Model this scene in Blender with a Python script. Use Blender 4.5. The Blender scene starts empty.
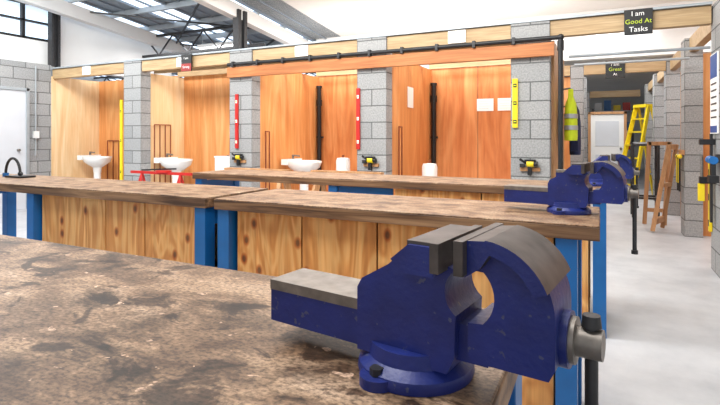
import bpy, math, random
from mathutils import Vector, Matrix
random.seed(4)
sc=bpy.context.scene
try:
    sc.view_settings.view_transform='Standard'
except Exception: pass
H=1.22; BT=0.90; F=490.0; TH=math.radians(26.1)

def lin(c):
    return tuple(((v/255)/12.92 if v/255<=0.04045 else ((v/255+0.055)/1.055)**2.4) for v in c)+(1,)
# ---------------- materials
def nm(name):
    m=bpy.data.materials.new(name); m.use_nodes=True
    nt=m.node_tree; b=nt.nodes['Principled BSDF']; return m,nt,b
def ramp(nt,stops):
    r=nt.nodes.new('ShaderNodeValToRGB'); cr=r.color_ramp
    while len(cr.elements)<len(stops): cr.elements.new(.5)
    for e,(p,c) in zip(cr.elements,stops): e.position=p; e.color=lin(c)
    return r
def plain(name,c,rough=.5,metal=0,var=.08,scale=12,bump=0,wear=None):
    m,nt,b=nm(name)
    tc=nt.nodes.new('ShaderNodeTexCoord'); n=nt.nodes.new('ShaderNodeTexNoise'); n.inputs['Scale'].default_value=scale; n.inputs['Detail'].default_value=4
    r=nt.nodes.new('ShaderNodeValToRGB'); L=lin(c)
    r.color_ramp.elements[0].position=.3; r.color_ramp.elements[1].position=.7
    r.color_ramp.elements[0].color=tuple(v*(1-var*2) for v in L[:3])+(1,)
    r.color_ramp.elements[1].color=tuple(min(1,v*(1+var)) for v in L[:3])+(1,)
    nt.links.new(tc.outputs['Object'],n.inputs['Vector']); nt.links.new(n.outputs['Fac'],r.inputs['Fac'])
    col=r.outputs['Color']
    if wear:
        nw=nt.nodes.new('ShaderNodeTexNoise'); nw.inputs['Scale'].default_value=70; nw.inputs['Detail'].default_value=5; nt.links.new(tc.outputs['Object'],nw.inputs['Vector'])
        rw=ramp(nt,[(.66,(0,0,0)),(.70,(255,255,255))]); nt.links.new(nw.outputs['Fac'],rw.inputs['Fac'])
        mw=nt.nodes.new('ShaderNodeMix'); mw.data_type='RGBA'; nt.links.new(rw.outputs['Color'],mw.inputs[0]); nt.links.new(col,mw.inputs[6]); mw.inputs[7].default_value=lin(wear); col=mw.outputs[2]
    nt.links.new(col,b.inputs['Base Color'])
    b.inputs['Roughness'].default_value=rough; b.inputs['Metallic'].default_value=metal
    if bump:
        n2=nt.nodes.new('ShaderNodeTexNoise'); n2.inputs['Scale'].default_value=bump; n2.inputs['Detail'].default_value=2
        nt.links.new(tc.outputs['Object'],n2.inputs['Vector'])
        bp=nt.nodes.new('ShaderNodeBump'); bp.inputs['Strength'].default_value=.35; bp.inputs['Distance'].default_value=.002
        nt.links.new(n2.outputs['Fac'],bp.inputs['Height']); nt.links.new(bp.outputs[0],b.inputs['Normal'])
    return m
def emis(name,c,s):
    m,nt,b=nm(name); b.inputs['Base Color'].default_value=lin(c); b.inputs['Emission Color'].default_value=lin(c); b.inputs['Emission Strength'].default_value=s; return m
def wood(name,c1,c2,c3,scl=(7,7,.6),dist=3,rough=.55,rings=0,lo=.2,hi=.8,fib=(225,221,216)):
    m,nt,b=nm(name)
    tc=nt.nodes.new('ShaderNodeTexCoord'); mp=nt.nodes.new('ShaderNodeMapping'); mp.inputs['Scale'].default_value=scl
    n=nt.nodes.new('ShaderNodeTexNoise'); n.inputs['Scale'].default_value=1.6; n.inputs['Detail'].default_value=6 if not rings else 2; n.inputs['Distortion'].default_value=dist*.3
    nt.links.new(tc.outputs['Object'],mp.inputs['Vector']); nt.links.new(mp.outputs['Vector'],n.inputs['Vector'])
    src=n.outputs['Fac']
    if rings:
        mm=nt.nodes.new('ShaderNodeMath'); mm.operation='MULTIPLY'; mm.inputs[1].default_value=rings
        nt.links.new(src,mm.inputs[0]); s=nt.nodes.new('ShaderNodeMath'); s.operation='SINE'; nt.links.new(mm.outputs[0],s.inputs[0])
        a=nt.nodes.new('ShaderNodeMath'); a.operation='MULTIPLY_ADD'; a.inputs[1].default_value=.32; a.inputs[2].default_value=.5
        nt.links.new(s.outputs[0],a.inputs[0]); src=a.outputs[0]
    r=ramp(nt,[(lo,c1),(.5,c2),(hi,c3)])
    nt.links.new(src,r.inputs['Fac'])
    mp2=nt.nodes.new('ShaderNodeMapping'); mp2.inputs['Scale'].default_value=tuple(v*14 if v>2 else v*4 for v in scl)
    n2=nt.nodes.new('ShaderNodeTexNoise'); n2.inputs['Scale'].default_value=1; n2.inputs['Detail'].default_value=3
    nt.links.new(tc.outputs['Object'],mp2.inputs['Vector']); nt.links.new(mp2.outputs['Vector'],n2.inputs['Vector'])
    r2=ramp(nt,[(.3,fib),(.7,(255,255,255))]); nt.links.new(n2.outputs['Fac'],r2.inputs['Fac'])
    mx=nt.nodes.new('ShaderNodeMix'); mx.data_type='RGBA'; mx.blend_type='MULTIPLY'; mx.inputs[0].default_value=1
    nt.links.new(r.outputs['Color'],mx.inputs[6]); nt.links.new(r2.outputs['Color'],mx.inputs[7])
    col=mx.outputs[2]
    if rings:   # knots, scattered over the X/Z face
        sp=nt.nodes.new('ShaderNodeSeparateXYZ'); nt.links.new(tc.outputs['Object'],sp.inputs[0])
        cb=nt.nodes.new('ShaderNodeCombineXYZ'); nt.links.new(sp.outputs[0],cb.inputs[0])
        mz=nt.nodes.new('ShaderNodeMath'); mz.operation='MULTIPLY'; mz.inputs[1].default_value=.65; nt.links.new(sp.outputs[2],mz.inputs[0]); nt.links.new(mz.outputs[0],cb.inputs[1])
        vo=nt.nodes.new('ShaderNodeTexVoronoi'); vo.voronoi_dimensions='2D'; vo.inputs['Scale'].default_value=5.0; nt.links.new(cb.outputs[0],vo.inputs['Vector'])
        rk=ramp(nt,[(.04,(92,50,26)),(.075,(210,150,100)),(.12,(255,255,255))]); nt.links.new(vo.outputs['Distance'],rk.inputs['Fac'])
        m4=nt.nodes.new('ShaderNodeMix'); m4.data_type='RGBA'; m4.blend_type='MULTIPLY'; m4.inputs[0].default_value=.85
        nt.links.new(col,m4.inputs[6]); nt.links.new(rk.outputs['Color'],m4.inputs[7]); col=m4.outputs[2]
    nt.links.new(col,b.inputs['Base Color'])
    b.inputs['Roughness'].default_value=rough
    return m
PLY_O=wood('ply_orange',(208,134,74),(222,154,92),(234,176,118),(2.5,2.5,.4),6,lo=.3,hi=.72,fib=(236,230,224))
PLY_R=wood('ply_red',(196,114,58),(214,136,78),(228,160,102),(2.5,2.5,.4),6,lo=.3,hi=.72,fib=(236,230,224))
PLY_P=wood('ply_pale',(228,188,138),(237,204,158),(243,216,176),(2.5,2.5,.4),6,lo=.3,hi=.72,fib=(240,236,230))
PINE=wood('pine_ply',(196,130,66),(220,160,92),(232,182,116),(4,4,.7),5,.5,rings=28,lo=.05,hi=.85)
TIMB=wood('timber_beam',(166,136,98),(190,162,122),(206,182,144),(1,8,8))
TIMB2=wood('timber_board',(156,92,48),(188,118,66),(206,142,90),(.8,8,8))
TIMBV=wood('timber_upright',(160,115,74),(190,142,98),(206,164,118),(8,8,1))
EDGE=wood('bench_edge_wood',(72,50,34),(118,88,62),(164,130,96),(1,10,18),lo=.35,hi=.7)
def blockmat():
    m,nt,b=nm('concrete_block'); tc=nt.nodes.new('ShaderNodeTexCoord'); g=nt.nodes.new('ShaderNodeNewGeometry')
    sp=nt.nodes.new('ShaderNodeSeparateXYZ'); nt.links.new(tc.outputs['Object'],sp.inputs[0])
    sn=nt.nodes.new('ShaderNodeSeparateXYZ'); nt.links.new(g.outputs['Normal'],sn.inputs[0])
    ab=nt.nodes.new('ShaderNodeMath'); ab.operation='ABSOLUTE'; nt.links.new(sn.outputs[0],ab.inputs[0])
    gt=nt.nodes.new('ShaderNodeMath'); gt.operation='GREATER_THAN'; gt.inputs[1].default_value=.5; nt.links.new(ab.outputs[0],gt.inputs[0])
    mx=nt.nodes.new('ShaderNodeMix'); nt.links.new(gt.outputs[0],mx.inputs[0]); nt.links.new(sp.outputs[0],mx.inputs[2]); nt.links.new(sp.outputs[1],mx.inputs[3])
    cb=nt.nodes.new('ShaderNodeCombineXYZ'); nt.links.new(mx.outputs[0],cb.inputs[0]); nt.links.new(sp.outputs[2],cb.inputs[1])
    br=nt.nodes.new('ShaderNodeTexBrick'); br.inputs['Scale'].default_value=1; br.inputs['Brick Width'].default_value=.4; br.inputs['Row Height'].default_value=.2
    br.inputs['Mortar Size'].default_value=.007; br.inputs['Mortar Smooth'].default_value=.2
    br.inputs['Color1'].default_value=lin((170,171,171)); br.inputs['Color2'].default_value=lin((152,154,155)); br.inputs['Mortar'].default_value=lin((104,106,106))
    nt.links.new(cb.outputs[0],br.inputs['Vector'])
    n=nt.nodes.new('ShaderNodeTexNoise'); n.inputs['Scale'].default_value=60; n.inputs['Detail'].default_value=3; nt.links.new(tc.outputs['Object'],n.inputs['Vector'])
    r=ramp(nt,[(.3,(215,215,215)),(.65,(255,255,255))]); nt.links.new(n.outputs['Fac'],r.inputs['Fac'])
    m2=nt.nodes.new('ShaderNodeMix'); m2.data_type='RGBA'; m2.blend_type='MULTIPLY'; m2.inputs[0].default_value=1
    nt.links.new(br.outputs['Color'],m2.inputs[6]); nt.links.new(r.outputs['Color'],m2.inputs[7]); nt.links.new(m2.outputs[2],b.inputs['Base Color'])
    bp=nt.nodes.new('ShaderNodeBump'); bp.inputs['Strength'].default_value=.5; bp.inputs['Distance'].default_value=.01; bp.invert=True
    nt.links.new(br.outputs['Fac'],bp.inputs['Height']); nt.links.new(bp.outputs[0],b.inputs['Normal'])
    b.inputs['Roughness'].default_value=.9
    return m
BLOCK=blockmat()
def benchmat(name,cols,seed=0,stain=(.5,.6),stainc=(60,50,46),amt=.9,chip=.69,chipc=(206,176,152),sc1=5,spec=.35,big=3.2,blot=0):
    m,nt,b=nm(name); tc=nt.nodes.new('ShaderNodeTexCoord'); mp=nt.nodes.new('ShaderNodeMapping'); mp.inputs['Scale'].default_value=(1,1.5,1); mp.inputs['Location'].default_value=(seed,seed,0)
    nt.links.new(tc.outputs['Object'],mp.inputs['Vector'])
    def noise(s,d,dist=0,vec=None,ro=.62):
        n=nt.nodes.new('ShaderNodeTexNoise'); n.inputs['Scale'].default_value=s; n.inputs['Detail'].default_value=d; n.inputs['Distortion'].default_value=dist; n.inputs['Roughness'].default_value=ro
        nt.links.new((vec or mp).outputs['Vector'],n.inputs['Vector']); return n
    def mul(a,bb,f=1):
        m1=nt.nodes.new('ShaderNodeMix'); m1.data_type='RGBA'; m1.blend_type='MULTIPLY'; m1.inputs[0].default_value=f
        nt.links.new(a,m1.inputs[6]); nt.links.new(bb,m1.inputs[7]); return m1.outputs[2]
    a=noise(sc1,9,.4); ra=ramp(nt,[(.36,cols[0]),(.46,cols[1]),(.54,cols[2]),(.66,cols[3])]); nt.links.new(a.outputs['Fac'],ra.inputs['Fac'])
    d=noise(big,8,.4,ro=.7); rd=ramp(nt,[(stain[0],(255,255,255)),(stain[1],stainc)]); nt.links.new(d.outputs['Fac'],rd.inputs['Fac'])
    c=mul(ra.outputs['Color'],rd.outputs['Color'],amt)
    if blot:
        d2=noise(blot,6,.9,ro=.6); r2=ramp(nt,[(.55,(255,255,255)),(.60,(110,92,80)),(.68,(70,56,48))]); nt.links.new(d2.outputs['Fac'],r2.inputs['Fac']); c=mul(c,r2.outputs['Color'],.9)
    mg=nt.nodes.new('ShaderNodeMapping'); mg.inputs['Scale'].default_value=(6,80,6); nt.links.new(tc.outputs['Object'],mg.inputs['Vector'])
    g=noise(1,4,.4,mg); rg=ramp(nt,[(.35,(176,168,160)),(.6,(255,255,255))]); nt.links.new(g.outputs['Fac'],rg.inputs['Fac'])
    c=mul(c,rg.outputs['Color'],.4)
    e=noise(20,3,.3); re=ramp(nt,[(chip,(0,0,0)),(chip+.02,(255,255,255))]); nt.links.new(e.outputs['Fac'],re.inputs['Fac'])
    m2=nt.nodes.new('ShaderNodeMix'); m2.data_type='RGBA'; nt.links.new(re.outputs['Color'],m2.inputs[0]); nt.links.new(c,m2.inputs[6]); m2.inputs[7].default_value=lin(chipc)
    f=noise(110,4); rf=ramp(nt,[(.34,(140,136,132)),(.6,(255,255,255))]); nt.links.new(f.outputs['Fac'],rf.inputs['Fac'])
    c=mul(m2.outputs[2],rf.outputs['Color'])
    nt.links.new(c,b.inputs['Base Color'])
    bp=nt.nodes.new('ShaderNodeBump'); bp.inputs['Strength'].default_value=.4; bp.inputs['Distance'].default_value=.004
    nt.links.new(a.outputs['Fac'],bp.inputs['Height']); nt.links.new(bp.outputs[0],b.inputs['Normal'])
    b.inputs['Roughness'].default_value=.48; b.inputs['Specular IOR Level'].default_value=spec
    return m
TOP1=benchmat('worn_bench_top',[(96,72,54),(140,112,88),(176,146,118),(194,166,140)],1.7,stain=(.50,.62),stainc=(92,74,62),big=3.6,blot=6.5,chip=.67,chipc=(214,180,154))
TOP2=benchmat('worn_bench_top_brown',[(106,78,56),(146,112,84),(172,140,110),(190,162,132)],3,stain=(.56,.70),stainc=(130,106,88),amt=.8,chip=.7,sc1=9)
def floormat():
    m,nt,b=nm('floor_concrete'); tc=nt.nodes.new('ShaderNodeTexCoord'); n=nt.nodes.new('ShaderNodeTexNoise'); n.inputs['Scale'].default_value=2.2; n.inputs['Detail'].default_value=9; n.inputs['Roughness'].default_value=.65
    nt.links.new(tc.outputs['Object'],n.inputs['Vector']); r=ramp(nt,[(.3,(164,167,172)),(.5,(182,184,188)),(.7,(196,198,201))]); nt.links.new(n.outputs['Fac'],r.inputs['Fac']); nt.links.new(r.outputs['Color'],b.inputs['Base Color'])
    b.inputs['Roughness'].default_value=.42; return m
FLOOR=floormat()
WHITE=plain('white_paint',(230,231,230),.7,0,.02,2)
LINING=plain('ceiling_lining',(241,240,236),.8,0,.02,2)
BLUE=plain('vise_blue_enamel',(26,42,118),.44,0,.14,14,bump=110,wear=(70,76,110))
BLUEL=plain('bench_frame_blue',(20,100,168),.4,0,.06,8)
STEEL=plain('machined_steel',(132,126,120),.45,.6,.16,40)
WORN=plain('worn_steel',(92,86,84),.5,.55,.2,30)
DARK=plain('dark_steel',(60,60,62),.45,.5,.1,20)
BLACK=plain('black_plastic',(24,25,28),.45,0,.1,20)
GALV=plain('galvanised_steel',(170,178,184),.45,.3,.06,6)
ROOFM=plain('roof_sheet',(140,152,164),.5,.1,.04,3)
SKYL=emis('skylight_sheet',(225,238,252),1.6)
CERAM=plain('white_ceramic',(240,240,238),.12,0,.01,3)
PAPER=plain('paper',(244,244,242),.8,0,.01,3)
YEL=plain('yellow_paint',(236,208,30),.4,0,.04,10)
RED=plain('red_paint',(190,38,34),.4,0,.05,10)
COPPER=plain('copper',(150,88,60),.35,.5,.08,15)
SIGNB=plain('sign_black',(28,30,32),.5,0,.04,10)
SIGNRED=plain('sign_red',(150,50,46),.5,0,.05,10)
TXTW=plain('lettering_white',(240,240,240),.5,0,0,3)
TXTY=plain('lettering_lime',(190,210,50),.5,0,0,3)
TXTB=plain('lettering_blue',(40,80,150),.5,0,0,3)
GREYD=plain('grey_door_paint',(206,210,216),.5,0,.02,3)
HIVIS=plain('hi_vis_fabric',(206,226,40),.8,0,.06,12)
NAVY=plain('navy_fabric',(32,42,80),.9,0,.1,12)
GLASS=emis('window_daylight_pane',(205,222,238),1.0)

# ---------------- builder
class B:
    def __init__(s,name,origin=(0,0,0),rotz=0):
        s.name=name;s.o=Vector(origin);s.r=rotz;s.v=[];s.f=[];s.m=[];s.mats=[]
    def mi(s,m):
        if m not in s.mats: s.mats.append(m)
        return s.mats.index(m)
    def add(s,vs,fs,m):
        k=len(s.v); s.v+= [tuple(v) for v in vs]; i=s.mi(m)
        for f in fs: s.f.append(tuple(k+a for a in f)); s.m.append(i)
    def box(s,x0,x1,y0,y1,z0,z1,m,M=None):
        vs=[Vector((x,y,z)) for z in (z0,z1) for y in (y0,y1) for x in (x0,x1)]
        if M: vs=[M@v for v in vs]
        s.add(vs,[(0,2,3,1),(4,5,7,6),(0,1,5,4),(1,3,7,5),(3,2,6,7),(2,0,4,6)],m); return s
    def beam(s,p,q,w,h,m,up=(0,0,1)):
        p=Vector(p);q=Vector(q);d=(q-p);L=d.length;d.normalize();u=Vector(up)
        if abs(d.dot(u))>.98:u=Vector((0,1,0))
        a=d.cross(u).normalized();b=a.cross(d)
        vs=[]
        for e in (p,q):
            for (i,j) in ((-1,-1),(1,-1),(1,1),(-1,1)): vs.append(e+a*i*w/2+b*j*h/2)
        s.add(vs,[(3,2,1,0),(4,5,6,7),(0,1,5,4),(1,2,6,5),(2,3,7,6),(3,0,4,7)],m); return s
    def cyl(s,p,q,r,m,r2=None,n=20):
        p=Vector(p);q=Vector(q);r2=r if r2 is None else r2
        d=(q-p).normalized();u=Vector((0,0,1)) if abs(d.z)<.9 else Vector((1,0,0))
        a=d.cross(u).normalized();b=d.cross(a)
        vs=[p+(a*math.cos(t)+b*math.sin(t))*r for t in [2*math.pi*i/n for i in range(n)]]+[q+(a*math.cos(t)+b*math.sin(t))*r2 for t in [2*math.pi*i/n for i in range(n)]]
        fs=[(i,(i+1)%n,n+(i+1)%n,n+i) for i in range(n)]+[tuple(range(n))[::-1],tuple(range(n,2*n))]
        s.add(vs,fs,m); return s
    def tube(s,pts,r,m,n=10):
        for a,b in zip(pts,pts[1:]): s.cyl(a,b,r,m,n=n)
        return s
    def sph(s,c,r,m,n=14,sc=(1,1,1)):
        c=Vector(c);vs=[];fs=[];k=n//2
        for i in range(k+1):
            ph=math.pi*i/k
            for j in range(n):
                t=2*math.pi*j/n; vs.append(c+Vector((r*sc[0]*math.sin(ph)*math.cos(t),r*sc[1]*math.sin(ph)*math.sin(t),r*sc[2]*math.cos(ph))))
        for i in range(k):
            for j in range(n): fs.append((i*n+j,(i+1)*n+j,(i+1)*n+(j+1)%n,i*n+(j+1)%n))
        s.add(vs,fs,m); return s
    def lathe(s,c,prof,m,n=28,sc=(1,1)):
        c=Vector(c);vs=[];fs=[]
        for (r,z) in prof:
            for j in range(n):
                t=2*math.pi*j/n; vs.append(c+Vector((r*sc[0]*math.cos(t),r*sc[1]*math.sin(t),z)))
        for i in range(len(prof)-1):
            for j in range(n): fs.append((i*n+j,i*n+(j+1)%n,(i+1)*n+(j+1)%n,(i+1)*n+j))
        s.add(vs,fs,m); return s
    def prism(s,prof,y0,y1,m,mside=None):
        n=len(prof); vs=[Vector((x,y0,z)) for x,z in prof]+[Vector((x,y1,z)) for x,z in prof]
        s.add(vs,[tuple(range(n)),tuple(range(n,2*n))[::-1]],m)
        k=len(s.v)-2*n; i2=s.mi(mside or m)
        for i in range(n):
            s.f.append((k+i,k+n+i,k+n+(i+1)%n,k+(i+1)%n)); s.m.append(i2)
        return s
    def done(s,bevel=0,seg=2,ang=.6,smooth=True):
        me=bpy.data.meshes.new(s.name); me.from_pydata(s.v,[],s.f); 
        for m in s.mats: me.materials.append(m)
        for p,i in zip(me.polygons,s.m): p.material_index=i; p.use_smooth=smooth
        me.update()
        import bmesh
        bm=bmesh.new(); bm.from_mesh(me); bmesh.ops.recalc_face_normals(bm,faces=bm.faces); bm.to_mesh(me); bm.free()
        if smooth: me.set_sharp_from_angle(angle=ang)
        ob=bpy.data.objects.new(s.name,me); sc.collection.objects.link(ob); ob.location=s.o; ob.rotation_euler=(0,0,s.r)
        if bevel:
            b=ob.modifiers.new('bevel','BEVEL'); b.width=bevel; b.segments=seg; b.limit_method='ANGLE'; b.angle_limit=.6; b.harden_normals=True
        return ob
def text(name,body,loc,size,mat,parent,rot=(math.pi/2,0,0)):
    c=bpy.data.curves.new(name,'FONT'); c.body=body; c.size=size; c.align_x='CENTER'; c.align_y='CENTER'; c.extrude=.0008
    o=bpy.data.objects.new(name,c); sc.collection.objects.link(o); o.data.materials.append(mat)
    o.parent=parent; o.location=loc; o.rotation_euler=rot; return o

# ---------------- shell
B('floor').box(-20,6,-4,24,-.1,0,FLOOR).done()
YF=5.43
zr=lambda y: 3.4+.106*(9-y)
B('wall_left',(-9.0,-4,0)).box(0,.2,0,YF+4,0,2.5,BLOCK).done()
b=B('wall_left_upper')
b.box(-9.25,-9.05,-4,8.4,2.5,2.95,WHITE).box(-9.25,-9.05,-4,8.4,3.62,4.7,WHITE).box(-9.25,-9.05,5.6,8.4,2.95,3.62,WHITE)
b.done()
b=B('window_1')
b.box(-9.2,-9.15,-2,5.6,2.95,3.62,GLASS)
for y in [i*.62-1.1 for i in range(11)]: b.box(-9.16,-9.08,y,y+.05,2.95,3.62,BLACK)
b.box(-9.16,-9.08,-2,5.6,2.95,3.0,BLACK).box(-9.16,-9.08,-2,5.6,3.57,3.62,BLACK).box(-9.16,-9.08,-2,5.6,3.27,3.3,BLACK)
b.done()
b=B('door_1'); b.box(-8.795,-8.76,3.9,4.98,0,2.0,GREYD).box(-8.795,-8.74,4.98,5.03,0,2.05,GALV).box(-8.795,-8.74,3.85,3.9,0,2.05,GALV).box(-8.795,-8.74,3.85,5.03,2.0,2.05,GALV).cyl((-8.76,4.85,1),(-8.70,4.85,1),.02,STEEL); b.done(.004)
b=B('wall_conduit'); b.cyl((-8.775,5.15,.9),(-8.775,5.15,2.45),.012,GALV,n=8).box(-8.795,-8.74,5.11,5.19,1.2,1.32,WHITE); b.done()
B('wall_back').box(-5.6,4,9.25,9.4,2.55,4.5,WHITE).done()
B('wall_far').box(-20,6,21,21.2,0,4.5,WHITE).done()
B('wall_right').box(3.4,3.6,-4,21,0,5,WHITE).done()
b=B('ceiling')
def roofq(x0,x1,y0,y1,m,th=.03,dz=0):
    vs=[(x,y,zr(y)+dz+t) for t in (0,th) for y in (y0,y1) for x in (x0,x1)]
    b.add(vs,[(0,2,3,1),(4,5,7,6),(0,1,5,4),(1,3,7,5),(3,2,6,7),(2,0,4,6)],m)
x=-20.0; k=0
while x<-5.7:
    w=.715
    roofq(x,x+w,-4,21,SKYL if k%2==1 else ROOFM)
    roofq(x-.03,x+.03,-4,21,ROOFM,.05,-.04)
    roofq(x+.33,x+.36,-4,21,ROOFM,.04,-.03)
    x+=w; k+=1
roofq(-5.7,4,-4,21,LINING)
b.done()
b=B('roof_truss')
for X in (-5.75,-8.7,-11.7,-14.7):
    b.beam((X,-3,zr(-3)-.22),(X,20,zr(20)-.22),.16,.24,WHITE)
y=-2
while y<20:
    b.beam((-20,y,zr(y)-.06),(-5.7,y,zr(y)-.06),.06,.1,GALV); y+=.85
for y0 in (7.6,10.4,13.2):
    zt=zr(y0)-.14; zb=zt-.42
    b.beam((-20,y0,zb),(-5.75,y0,zb),.05,.05,DARK).beam((-20,y0,zt),(-5.75,y0,zt),.05,.05,DARK)
    X=-19.9;i=0
    while X<-6.2:
        b.beam((X,y0,zb if i%2 else zt),(X+.42,y0,zt if i%2 else zb),.025,.025,DARK); X+=.42;i+=1
for i in range(5):
    y0=6+i*2.2
    for X in (-8.7,-11.7):
        b.beam((X,y0,zr(y0)-.14),(X+3,y0+2.2,zr(y0+2.2)-.14),.03,.03,DARK).beam((X+3,y0,zr(y0)-.14),(X,y0+2.2,zr(y0+2.2)-.14),.03,.03,DARK)
b.done()
b=B('air_duct'); b.cyl((-20,8.6,3.0),(-5.9,8.6,3.0),.11,GALV,n=24)
X=-19
while X<-6: b.cyl((X,8.6,3.0),(X+.03,8.6,3.0),.12,GALV,n=24); X+=1.2
b.done()
for yy in (6.7,):
    b=B('steel_post'); b.box(-5.75,-5.63,yy,yy+.08,0,zr(6.7)-.2,DARK).box(-5.75,-5.63,yy+.16,yy+.24,0,zr(6.7)-.2,DARK).box(-5.70,-5.68,yy+.08,yy+.16,0,zr(6.7)-.2,DARK); b.done()
b=B('steel_post'); b.box(-8.98,-8.86,5.48,5.52,2.5,zr(5.5)-.2,DARK).box(-8.98,-8.86,5.6,5.64,2.5,zr(5.5)-.2,DARK).box(-8.93,-8.91,5.52,5.6,2.5,zr(5.5)-.2,DARK); b.done()
TUBE=emis('lamp_tube',(255,255,255),4)
for (X,Y) in ((-7.2,8),(-10.2,9),(-7.2,11.5),(-10.2,12.5)):
    b=B('batten_light'); z=zr(Y)-.36; b.box(X-.6,X+.6,Y-.06,Y+.06,z,z+.06,WHITE).cyl((X-.58,Y,z-.02),(X+.58,Y,z-.02),.02,TUBE); b.cyl((X-.5,Y,z+.06),(X-.5,Y,zr(Y)-.1),.006,GALV).cyl((X+.5,Y,z+.06),(X+.5,Y,zr(Y)-.1),.006,GALV); b.done()

# ---------------- stalls
cols=[-6.91,-4.72,-2.70,-.86]
for X in cols:
    B('block_column',(X,YF,0)).box(0,.39,0,.19,0,2.43,BLOCK).done()
spans=[(-8.8,cols[0]),(cols[0]+.39,cols[1]),(cols[1]+.39,cols[2]),(cols[2]+.39,cols[3]),(cols[3]+.39,.92)]
for i,(a,c) in enumerate(spans):
    b=B('header_beam'); b.box(a+.002,c-.002,YF+.02,YF+.11,2.26,2.43,TIMB); b.done(.004)
b=B('top_plate'); b.box(-8.78,.92,YF-.01,YF+.19,2.433,2.455,GALV); b.done()
for X in (-7.95,-5.75,-3.62,-1.55):
    b=B('white_sheet'); b.box(X,X+.2,YF+.004,YF+.018,2.28,2.42,PAPER).box(X+.03,X+.17,YF+.002,YF+.004,2.36,2.365,DARK); b.done()
YB1=6.35; YB2=7.25
def partition(x,y0,y1,m,z1=2.25):
    b=B('wall_partition'); b.box(x-.02,x,y0,y1,0,z1,m); b.box(x-.17,x-.02,y0,y1,0,z1,TIMBV); b.done()
partition(cols[0]+.37,YF+.19,YB1,PLY_P); partition(cols[1]+.37,YF+.19,YB2,PLY_O); partition(cols[2]+.37,YF+.19,YB2,PLY_O); 
b=B('wall_partition'); b.box(-8.8,-8.78,YF+.0,YB1,0,2.3,PLY_P); b.done()
b=B('wall_partition'); b.box(-.52,-.50,YF+.19,YB2,0,2.25,PLY_O).box(-.5,-.44,YF+.19,YB2,0,2.25,TIMBV); b.done()
b=B('wall_stall_back'); b.box(-8.78,cols[0]+.20,YB1,YB1+.03,0,2.3,PLY_O); b.done()
b=B('wall_stall_back'); b.box(cols[0]+.37,cols[1]+.2,YB1,YB1+.03,0,2.3,PLY_O); b.done()
b=B('wall_stall_back'); b.box(cols[1]+.37,cols[2]+.2,YB2,YB2+.03,0,2.28,PLY_R); b.done()
b=B('wall_stall_back'); b.box(cols[2]+.37,-.52,YB2,YB2+.03,0,2.28,PLY_R).box(-1.62,-1.615,YB2-.003,YB2,0,2.28,DARK); b.done()
for (a,c,yb) in ((cols[1]+.39,cols[2],YB2),(cols[2]+.39,cols[3],YB2),(cols[0]+.39,cols[1],YB1)):
    b=B('ceiling_joists')
    y=YF+.3
    while y<yb: b.box(a-.05,c+.1,y,y+.045,2.26,2.35,TIMB); y+=.5
    b.done()
b=B('service_board'); b.box(-4.72,-.42,YF-.06,YF-.005,2.055,2.195,TIMB2); b.done(.003)
b=B('waste_pipe')
b.cyl((-4.70,YF-.06,2.235),(-.36,YF-.06,2.235),.024,BLACK)
b.sph((-.36,YF-.06,2.235),.034,BLACK); b.cyl((-.36,YF-.06,2.235),(-.36,YF-.06,.0),.024,BLACK); b.cyl((-.36,YF-.06,2.1),(-.36,YF-.06,2.2),.032,BLACK)
x=-4.6
while x<-.5:
    b.box(x-.015,x+.015,YF-.09,YF-.03,2.196,2.27,DARK); x+=.42
b.done()
b=B('hanging_sign',(.33,YF-.022,2.33)); b.box(-.12,.12,-.01,.01,-.125,.12,SIGNB); o=b.done(.003)
text('line_1','I am',(-.005,-.012,.075),.065,TXTW,o); text('line_2','Good At',(0,-.012,.0),.062,TXTY,o); text('line_3','Tasks',(0,-.012,-.075),.07,TXTW,o)
b=B('hanging_sign',(-5.52,YF-.022,2.33)); b.box(-.1,.1,-.01,.01,-.13,.12,SIGNB).box(-.1,.1,-.012,-.009,-.13,-.02,SIGNRED); o=b.done(.003)
text('line_1','I am',(0,-.014,.06),.05,TXTW,o); text('line_2','Strong',(0,-.014,-.07),.05,TXTW,o)
b=B('hanging_sign',(.22,9.0-.012,2.32)); b.box(-.14,.14,-.01,.01,-.14,.14,SIGNB); o=b.done(.003)
text('line_1','I am',(0,-.012,.08),.07,TXTW,o); text('line_2','Great',(0,-.012,.0),.08,TXTY,o); text('line_3','At',(0,-.012,-.08),.06,TXTW,o)
for X in (-1.63,-1.33):
    b=B('notice_sheet'); b.box(X,X+.24,YB2-.008,YB2-.004,1.6,1.78,PAPER)
    for k in range(4): b.box(X+.03,X+.2-.03*(k%2),YB2-.009,YB2-.008,1.74-.035*k,1.743-.035*k,GALV)
    b.done()
b=B('notice_sheet'); b.box(-2.326,-2.322,6.2,6.42,1.62,1.9,PAPER); b.done()
def level(x,y,z0,z1,m,w=.048,axis='x'):
    b=B('spirit_level')
    if axis=='x': 
        y-=.004
        b.box(x,x+w,y-.025,y,z0,z1,m)
        for zz in (.12,.5,.86):
            z=z0+(z1-z0)*zz; b.box(x+.01,x+w-.01,y-.027,y-.0245,z-.02,z+.02,PAPER if m is RED else BLACK); b.cyl((x+.015,y-.028,z),(x+w-.015,y-.028,z),.006,HIVIS,n=8)
    else:
        x-=.004
        b.box(x-.025,x,y,y+w,z0,z1,m)
        for zz in (.12,.5,.86):
            z=z0+(z1-z0)*zz; b.box(x-.027,x-.0245,y+.008,y+w-.008,z-.03,z+.03,BLACK)
    b.done(.002)
level(cols[1]+.12,YF,1.06,1.82,RED); level(cols[2]+.0,YF,1.07,1.82,RED); level(cols[3]+.02,YF,1.32,1.84,YEL,.055)
level(cols[0]-.06,YF,.5,1.82,YEL,.045)
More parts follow.
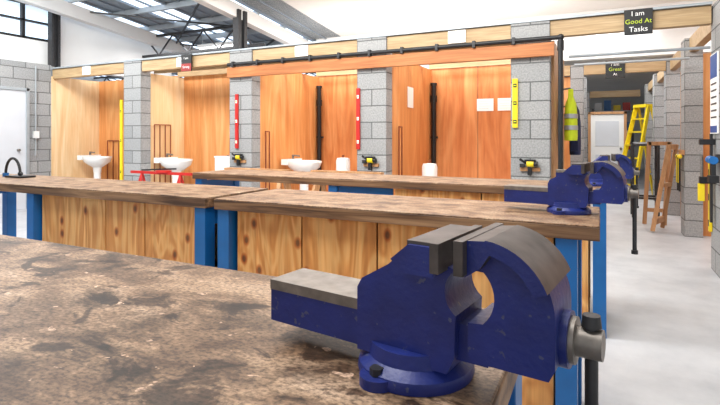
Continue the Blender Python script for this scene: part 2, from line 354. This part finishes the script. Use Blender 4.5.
for (x,y,z0,z1,r) in ((cols[1]+.43,YB2-.07,0,2.05,.036),(cols[2]+.43,YB2-.07,0,2.0,.038)):
    b=B('soil_pipe'); b.cyl((x,y,z0),(x,y,z1),r,BLACK).cyl((x,y,1.75),(x,y,1.85),r+.012,BLACK).cyl((x,y,.5),(x,y,.62),r+.012,BLACK).cyl((x,y,z1),(x,y,z1+.04),r+.012,BLACK).box(x-.05,x+.05,y,y+.06,1.2,1.23,DARK); b.done()
def coppers(x,y,n,dx=0,dy=.09,z1=1.3):
    b=B('copper_pipes')
    for k in range(n): b.cyl((x+dx*k,y+dy*k,.3),(x+dx*k,y+dy*k,z1),.010,COPPER,n=8)
    b.cyl((x,y,z1),(x+dx*(n-1),y+dy*(n-1),z1),.010,COPPER,n=8)
    b.done()
coppers(-6.50,5.68,4,0,.11,1.42); coppers(-8.5,YB1-.03,3,.16,0,1.15); coppers(cols[2]+.41,5.8,2,0,.1,1.35); coppers(cols[1]+.41,5.72,2,0,.09,1.3)
def basin(x,y,rot=0):
    b=B('pedestal_basin',(x,y,0),rot)
    b.lathe((0,0,0),[(.0,.0),(.12,.0),(.11,.03),(.075,.1),(.07,.55),(.09,.66),(.16,.70),(.25,.76),(.285,.84),(.28,.86),(.24,.855),(.20,.78),(.08,.735),(.0,.73)],CERAM,28,(1,.8))
    b.box(-.28,-.17,-.2,.2,.80,.885,CERAM)
    b.cyl((-.2,0,.885),(-.2,0,.95),.018,STEEL).cyl((-.2,0,.94),(-.08,0,.93),.012,STEEL)
    b.done()
basin(-8.32,5.98); basin(-6.2,5.85); basin(-4.03,6.3); 
def toilet(x,y,rot=0):
    b=B('toilet',(x,y,0),rot)
    b.lathe((.18,0,0),[(0,0),(.13,0),(.11,.12),(.13,.25),(.19,.36),(.205,.40),(.15,.405),(.13,.34),(.05,.2),(0,.18)],CERAM,24,(1.15,.9))
    b.box(-.22,-.04,-.2,.2,.40,.88,CERAM).box(-.23,-.03,-.21,.21,.88,.91,CERAM).box(-.2,0,-.09,.09,0,.4,CERAM).cyl((-.13,0,.91),(-.13,0,.925),.02,STEEL)
    b.lathe((-.0,0,.62),[(0,-.02),(.18,-.02),(.2,0),(.18,.02),(0,.02)],CERAM,20,(.1,.9))
    b.done(.01)
toilet(-5.45,6.1,-math.pi/2)
def heater(x,y,r,h):
    b=B('water_cylinder'); b.lathe((x,y,0),[(0,.0),(r,.0),(r,h-.05),(r*.85,h-.01),(0,h)],WHITE,24); b.cyl((x,y,h-.02),(x,y,h+.04),.02,COPPER); b.done()
heater(-3.6,6.75,.11,.90); heater(-2.0,6.15,.10,.88)
def cutter(x):
    b=B('pipe_clamp_tool'); y=YF-.05
    b.box(x-.1,x+.1,YF-.03,YF-.001,.86,.9,TIMBV)
    b.cyl((x-.03,y,.94),(x+.04,y,.94),.036,YEL).cyl((x+.04,y,.94),(x+.08,y,.94),.026,BLACK).box(x-.02,x+.02,y-.02,y+.02,.82,.91,BLACK).cyl((x-.03,y,.94),(x-.10,y-.02,.99),.013,BLACK).box(x-.05,x+.06,y-.03,y+.03,.965,.985,BLACK).box(x-.1,x-.05,y-.02,y+.02,.9,.94,DARK)
    b.done(.003)
for X in cols[1:]: cutter(X+.2)
def sawhorse(x,y,L=1.0,h=.82,m=TIMBV):
    b=B('sawhorse')
    b.beam((x-L/2,y,h-.045),(x+L/2,y,h-.045),.09,.09,m)
    for sx in (-1,1):
        for sy in (-1,1): b.beam((x+sx*(L/2-.12),y+sy*.04,h-.06),(x+sx*(L/2-.02),y+sy*.28,.0),.045,.07,m)
        b.beam((x+sx*(L/2-.07),y-.16,.4),(x+sx*(L/2-.07),y+.16,.4),.03,.06,m)
    b.done()
sawhorse(-3.9,5.0); sawhorse(-2.6,4.95,.9,.83)
b=B('pipe_bender')
for (x,y) in ((-5.5,4.6),(-4.8,4.6)):
    b.beam((x-.1,y-.2,0),(x,y,.74),.025,.025,RED).beam((x+.1,y-.2,0),(x,y,.74),.025,.025,RED).beam((x,y+.25,0),(x,y,.74),.025,.025,RED)
b.beam((-5.7,4.6,.75),(-4.6,4.6,.75),.035,.035,RED); b.lathe((-5.1,4.6,.76),[(0,0),(.10,0),(.10,.025),(0,.025)],RED); b.beam((-5.5,4.6,.78),(-4.9,4.62,.81),.02,.02,DARK); b.done()

# ---------------- right stalls / corridor
XR=.93
for Y in (5.15,7.15,9.0,10.9,12.9):
    B('block_column',(XR,Y,0)).box(0,.19,0,.39 if Y<6 else .3,0,2.43,BLOCK).done()
    b=B('wall_partition'); b.box(XR+.19,3.4,Y+.14,Y+.17,0,2.25,PLY_O); b.done()
for a,c in ((5.54,7.15),(7.45,9.0),(9.3,10.9),(11.2,12.9)):
    b=B('header_beam'); b.box(XR+.05,XR+.14,a,c,2.26,2.43,TIMB); b.done(.004)
for Y in (9.0,10.9,14.3): B('block_column',(-.45,Y,0)).box(0,.2,0,.39,0,2.43,BLOCK).done()
for Y in (9.0,14.4):
    b=B('header_beam'); b.box(-.245,XR-.003,Y,Y+.09,2.26,2.43,TIMB); b.done(.004)
b=B('header_beam'); b.box(-6,-.455,9.0,9.09,2.26,2.43,TIMB); b.done()
b=B('wall_partition'); b.box(-4,-.455,9.1,9.13,0,2.25,PLY_O); b.done()
b=B('conduit_rail'); b.cyl((-.3,5.7,2.08),(.95,5.7,2.08),.015,GALV).cyl((-.3,6.9,2.15),(.95,6.9,2.15),.015,GALV); b.done()
b=B('safety_notice',(XR-.014,5.2,1.35)); b.box(0,.012,0,.3,-.1,.62,PAPER).box(-.002,0,.01,.29,.40,.61,TXTB).box(-.002,0,.01,.29,-.09,-.03,TXTB)
for k in range(6): b.box(-.002,0,.03,.26,.34-.06*k,.355-.06*k,DARK)
b.done()
level(XR,5.46,.35,.98,YEL,.05,'y')
b=B('tool_rack'); 
b.box(XR-.03,XR-.003,7.12,7.42,1.0,1.06,TIMBV)
for k in range(4):
    y=7.15+.07*k; b.cyl((XR-.05,y,.98),(XR-.05,y,.55+.1*(k%2)),.012,YEL if k%2 else BLACK,n=8); b.sph((XR-.05,y,.98),.03,BLACK if k%2 else YEL,n=8)
b.done()
b=B('bar_clamp'); b.box(XR-.04,XR-.02,5.34,5.38,.45,1.25,DARK).box(XR-.12,XR-.003,5.33,5.39,1.15,1.2,BLACK).box(XR-.12,XR-.003,5.33,5.39,.8,.86,BLACK).cyl((XR-.1,5.36,.86),(XR-.1,5.36,1.05),.012,STEEL).box(XR-.13,XR-.08,5.34,5.38,.64,.8,YEL); b.done(.003)
b=B('power_drill',(XR-.06,5.17,1.02)); b.cyl((0,-.09,0),(0,.08,0),.035,BLUEL).cyl((0,.08,0),(0,.14,0),.022,BLACK,r2=.012).beam((0,-.05,0),(0,-.07,-.14),.035,.05,BLACK).box(-.035,.035,-.12,-.02,-.19,-.13,BLACK).box(.03,.056,-.03,.03,-.02,.05,DARK); b.done(.003)
b=B('hi_vis_vest',(-.30,6.1,1.18))
b.lathe((0,0,0),[(.15,0),(.16,.05),(.15,.3),(.13,.42),(.06,.5)],HIVIS,18,(.45,1)); b.lathe((0,0,0),[(.165,.12),(.17,.12),(.168,.17),(.16,.17)],GALV,18,(.45,1)); b.lathe((0,0,0),[(.165,.25),(.165,.3)],GALV,18,(.45,1))
b.beam((0,-.1,.42),(0,-.03,.58),.05,.03,HIVIS).beam((0,.1,.42),(0,.03,.58),.05,.03,HIVIS).cyl((-.135,0,.58),(0,0,.6),.01,STEEL)
b.done()
b=B('work_jacket',(-.28,6.7,1.0)); b.lathe((0,0,0),[(.16,0),(.17,.1),(.16,.4),(.12,.55),(.04,.62)],NAVY,16,(.4,1)); b.beam((0,-.15,.5),(0,-.2,.05),.08,.08,NAVY).beam((0,.15,.5),(0,.2,.05),.08,.08,NAVY).cyl((-.155,0,.6),(0,0,.62),.01,STEEL); b.done()
b=B('step_ladder',(.42,11.2,0),-.9)
for sx in (-1,1):
    b.beam((sx*.25,0,0),(sx*.16,.45,1.85),.035,.08,YEL); b.beam((sx*.25,.95,0),(sx*.16,.5,1.85),.03,.05,YEL)
for k in range(1,7):
    t=k/7; w=.25-.09*t; b.box(-w,w,.45*t-.04,.45*t+.05,1.85*t-.015,1.85*t+.015,YEL)
b.box(-.17,.17,.38,.56,1.82,1.88,YEL)
for k in (.25,.6): b.beam((-.25+.09*k,.95-.45*k,1.8*k),(.25-.09*k,.95-.45*k,1.8*k),.03,.02,GALV)
b.done()
b=B('door_2'); b.box(-.2,.5,13.0,13.04,0,1.75,WHITE).box(-.26,-.2,12.97,13.07,0,1.82,TIMBV).box(.5,.56,12.97,13.07,0,1.82,TIMBV).box(-.26,.56,12.97,13.07,1.76,1.82,TIMBV).box(-.1,.1,12.99,13.0,.2,.8,GREYD).box(.2,.4,12.99,13.0,.2,.8,GREYD).box(-.1,.4,12.99,13.0,1.0,1.6,GREYD).sph((.44,12.97,.95),.03,STEEL); b.done(.004)
b=B('timber_frame')
b.beam((.60,7.25,0.02),(.80,7.45,1.12),.045,.07,TIMBV,(0,1,0)).beam((.74,7.6,0.02),(.90,7.6,1.12),.045,.07,TIMBV,(0,1,0))
b.beam((.79,7.44,1.09),(.89,7.6,1.09),.05,.07,TIMBV).beam((.62,7.27,.14),(.75,7.6,.14),.05,.07,TIMBV).beam((.70,7.35,.6),(.83,7.6,.6),.05,.05,TIMBV)
b.done()
b=B('timber_frame'); b.beam((.56,7.95,0),(.62,7.95,1.15),.05,.05,TIMBV,(0,1,0)).beam((.80,7.95,0),(.86,7.95,1.15),.05,.05,TIMBV,(0,1,0)).beam((.61,7.95,1.13),(.87,7.95,1.13),.05,.05,TIMBV).beam((.57,7.95,.2),(.82,7.95,.2),.04,.05,TIMBV); b.done()
b=B('metal_stand')
for x in (.45,.78):
    for y in (8.5,8.85): b.beam((x,y,0),(x,y,1.12),.035,.035,DARK)
for z in (.3,1.1):
    b.beam((.45,8.5,z),(.78,8.5,z),.03,.03,DARK).beam((.45,8.85,z),(.78,8.85,z),.03,.03,DARK).beam((.45,8.5,z),(.45,8.85,z),.03,.03,DARK).beam((.78,8.5,z),(.78,8.85,z),.03,.03,DARK)
b.box(.47,.76,8.52,8.83,1.11,1.14,GALV); b.done()
b=B('shelving_unit')
for x in (-.2,.9):
    for y in (17,17.5): b.beam((x,y,0),(x,y,2.1),.04,.04,DARK)
for z in (.2,.8,1.4,2.0):
    b.box(-.2,.9,17,17.5,z,z+.03,GALV)
    for k in range(4): b.box(-.15+k*.26,.05+k*.26,17.05,17.4,z+.03,z+.2+.08*((k+int(z*5))%3),(YEL,RED,WHITE,BLUEL)[(k+int(z*3))%4])
b.done()

# ---------------- benches
def bench(name,x0,x1,y0,y1,topm,legs,doors,paneloff=.06,panel=True):
    b=B(name); T=.055
    b.box(x0,x1,y0,y1,BT-T,BT-.006,EDGE); b.box(x0+.002,x1-.002,y0+.002,y1-.002,BT-.006,BT,topm)
    for lx in legs:
        b.box(lx,lx+.075,y0+.015,y0+.09,0,BT-T,BLUEL); b.box(lx,lx+.075,y1-.09,y1-.015,0,BT-T,BLUEL)
        b.box(lx+.015,lx+.06,y0+.09,y1-.09,BT-T-.1,BT-T-.02,BLUEL); b.box(lx+.015,lx+.06,y0+.09,y1-.09,.1,.16,BLUEL)
    if panel:
        xs=doors
        for a,c in zip(xs,xs[1:]):
            b.box(a+.004,c-.004,y0+paneloff,y0+paneloff+.018,.08,BT-T-.002,PINE)
        b.box(xs[0],xs[-1],y0+paneloff+.02,y0+paneloff+.03,.08,BT-T-.01,BLACK)
        b.box(xs[0],xs[-1],y1-.06,y1-.04,.08,BT-T-.01,PINE); b.box(xs[0],xs[-1],y0+.09,y1-.06,.08,.1,PINE)
    return b.done(.003)
bench('workbench',-1.80,.0,1.95,2.5,TOP2,[-1.79,-.15],[-1.70,-1.30,-.90,-.62,-.155])
bench('workbench',-4.6,-1.86,1.95,2.5,TOP2,[-4.58,-3.45,-1.95],[-3.36,-2.72,-2.38,-1.96])
bench('workbench',-3.3,.05,3.3,3.85,TOP2,[-3.28,-1.9,-.04],[-1.35,-.72,-.06],.03)
bench('workbench',-2.6,-.115,-.5,.93,TOP1,[-2.58,-.2],[-2.5,-1.7,-.95,-.21])
b=B('blue_panel'); b.box(-1.82,-1.37,3.345,3.36,.1,.84,BLUEL); b.done()

# ---------------- vise
def arc(cx,cz,r,a0,a1,n):
    return [(cx+r*math.cos(math.radians(a0+(a1-a0)*i/n)),cz+r*math.sin(math.radians(a0+(a1-a0)*i/n))) for i in range(n+1)]
def vise(loc,rot,s=.95):
    b=B('bench_vise',loc,rot)
    b.lathe((0,0,0),[(0,0),(.082,0),(.084,.006),(.082,.016),(.074,.022),(.068,.026),(.066,.045),(.0,.045)],BLUE,40)
    for sy in (-1,1):
        b.lathe((-.02,sy*.07,0),[(0,0),(.026,0),(.026,.014),(.0,.014)],BLUE,20); b.cyl((-.02,sy*.074,.014),(-.02,sy*.074,.024),.010,DARK,n=6)
    body=[(-.070,.028),(.070,.028),(.080,.05),(.082,.100)]+arc(.103,.135,.036,235,125,8)+[(.064,.170),(.064,.198),(.030,.198)]+[(.012,.184),(-.018,.158),(-.045,.142),(-.062,.132),(-.070,.118)]
    b.prism(body,-.048,.048,BLUE)
    head=[(.064,.158),(.064,.196),(.028,.196),(.002,.174),(.02,.158)]
    b.prism(head,-.076,.076,BLUE)
    b.box(.060,.072,-.078,.078,.164,.202,WORN); b.box(.024,.061,-.070,.070,.193,.2005,WORN)
    b.box(-.250,-.06,-.040,.040,.030,.082,BLUE); b.box(-.250,-.055,-.042,.042,.082,.098,STEEL)
    b.box(-.2505,-.2495,-.026,.026,.04,.074,DARK)
    b.box(.07,.12,-.034,.034,.044,.092,BLUE)
    out=[(.100,.205),(.126,.207)]+arc(.120,.124,.083,86,0,14)+[(.203,.066),(.196,.052),(.104,.052),(.098,.060),(.098,.100)]
    inn=arc(.088,.135,.044,-48,46,10)
    mv=out+inn+[(.100,.168)]
    b.prism(mv[::-1],-.046,.046,BLUE)
    cap=[(.101,.162),(.101,.2075),(.126,.2095)]+arc(.120,.126,.085,85,22,10)+arc(.120,.126,.068,22,80,10)+[(.120,.175)]
    b.prism(cap[::-1],-.064,.064,BLUE,WORN)
    b.box(.092,.104,-.078,.078,.166,.2085,WORN)
    b.cyl((.198,0,.090),(.212,0,.090),.034,BLUE,n=28); b.cyl((.21,0,.090),(.218,0,.090),.028,STEEL,n=28); b.cyl((.217,0,.090),(.247,0,.090),.018,STEEL,n=24)
    hx=.234
    b.cyl((hx,-.0,.112),(hx,0,-.125),.0075,DARK,n=14); b.cyl((hx,0,.110),(hx,0,.124),.0115,DARK,r2=.010,n=16); b.cyl((hx,0,-.137),(hx,0,-.123),.0115,DARK,n=16)
    b.v=[(x*s,y*s,z*s) for x,y,z in b.v]
    return b.done(.0045,3)
vise((-.230,.645,BT),math.radians(-8),.955)
vise((-.12,2.26,BT),math.radians(-8),1.05)
vise((-.02,3.6,BT),math.radians(4),1)
b=B('hose_tap')
x,y=-4.12,2.3
b.box(x-.1,x+.1,y-.06,y+.06,BT,BT+.015,BLACK)
pts=[(x+.1*math.cos(t)-.1+(.0),y,BT+.02+.13*math.sin(t)) for t in [math.pi*i/12 for i in range(13)]]
b.tube(pts,.010,BLACK).cyl((x-.2,y,BT),(x-.2,y,BT+.03),.022,BLUEL).sph((x,y,BT+.03),.018,BLACK); b.done()

# ---------------- lights
def area(name,loc,sx,sy,e,rot=(0,0,0),col=(1,1,1)):
    l=bpy.data.lights.new(name,'AREA'); l.shape='RECTANGLE'; l.size=sx; l.size_y=sy; l.energy=e; l.color=col
    o=bpy.data.objects.new(name,l); sc.collection.objects.link(o); o.location=loc; o.rotation_euler=rot
W=(1,.985,.955)
area('fill_light',(-1.5,.6,3.9),2.0,1.0,115,(0,0,0),W)  # this row: fill lights added under the roof, no fittings behind them
area('fill_light',(-4.5,2.6,3.8),3,1.0,165,(math.radians(35),0,0),W)
area('fill_light',(-1.5,2.8,3.8),3,1.0,155,(math.radians(40),0,0),W)
area('fill_light',(-7.5,3.6,3.7),2.4,1.2,135,(math.radians(30),0,0),W)
area('fill_light',(-2.8,6.2,3.5),4.4,1.0,155,(math.radians(6),0,0),W)  # added above the stalls, out of view, to brighten the ply
area('fill_light',(-3,8.3,3.3),5,.8,40)
area('fill_light',(.3,11.5,3.0),.9,5,115)
area('fill_light',(2.2,8,2.9),1.5,5,80)
area('fill_light',(-7.6,7.6,3.1),2,1,45)
area('ceiling_bounce_fill',(-3,8.2,2.6),5,.8,40,(math.pi,0,0),W)  # added upward fills, here and next line, to brighten the ceiling; no lamps there
area('ceiling_bounce_fill',(.8,3.0,2.9),3,2,42,(math.pi,0,0),W)
w=bpy.data.worlds.new('sky'); sc.world=w; w.use_nodes=True
bg=w.node_tree.nodes['Background']; bg.inputs[0].default_value=(.96,.98,1,1); bg.inputs[1].default_value=.85

cam=bpy.data.cameras.new('camera'); co=bpy.data.objects.new('camera',cam); sc.collection.objects.link(co); sc.camera=co
cam.sensor_width=36; cam.lens=36*F/720; cam.clip_start=.02
co.location=(0,0,H); co.rotation_euler=(math.pi/2,0,TH); cam.shift_y=-65.5/720
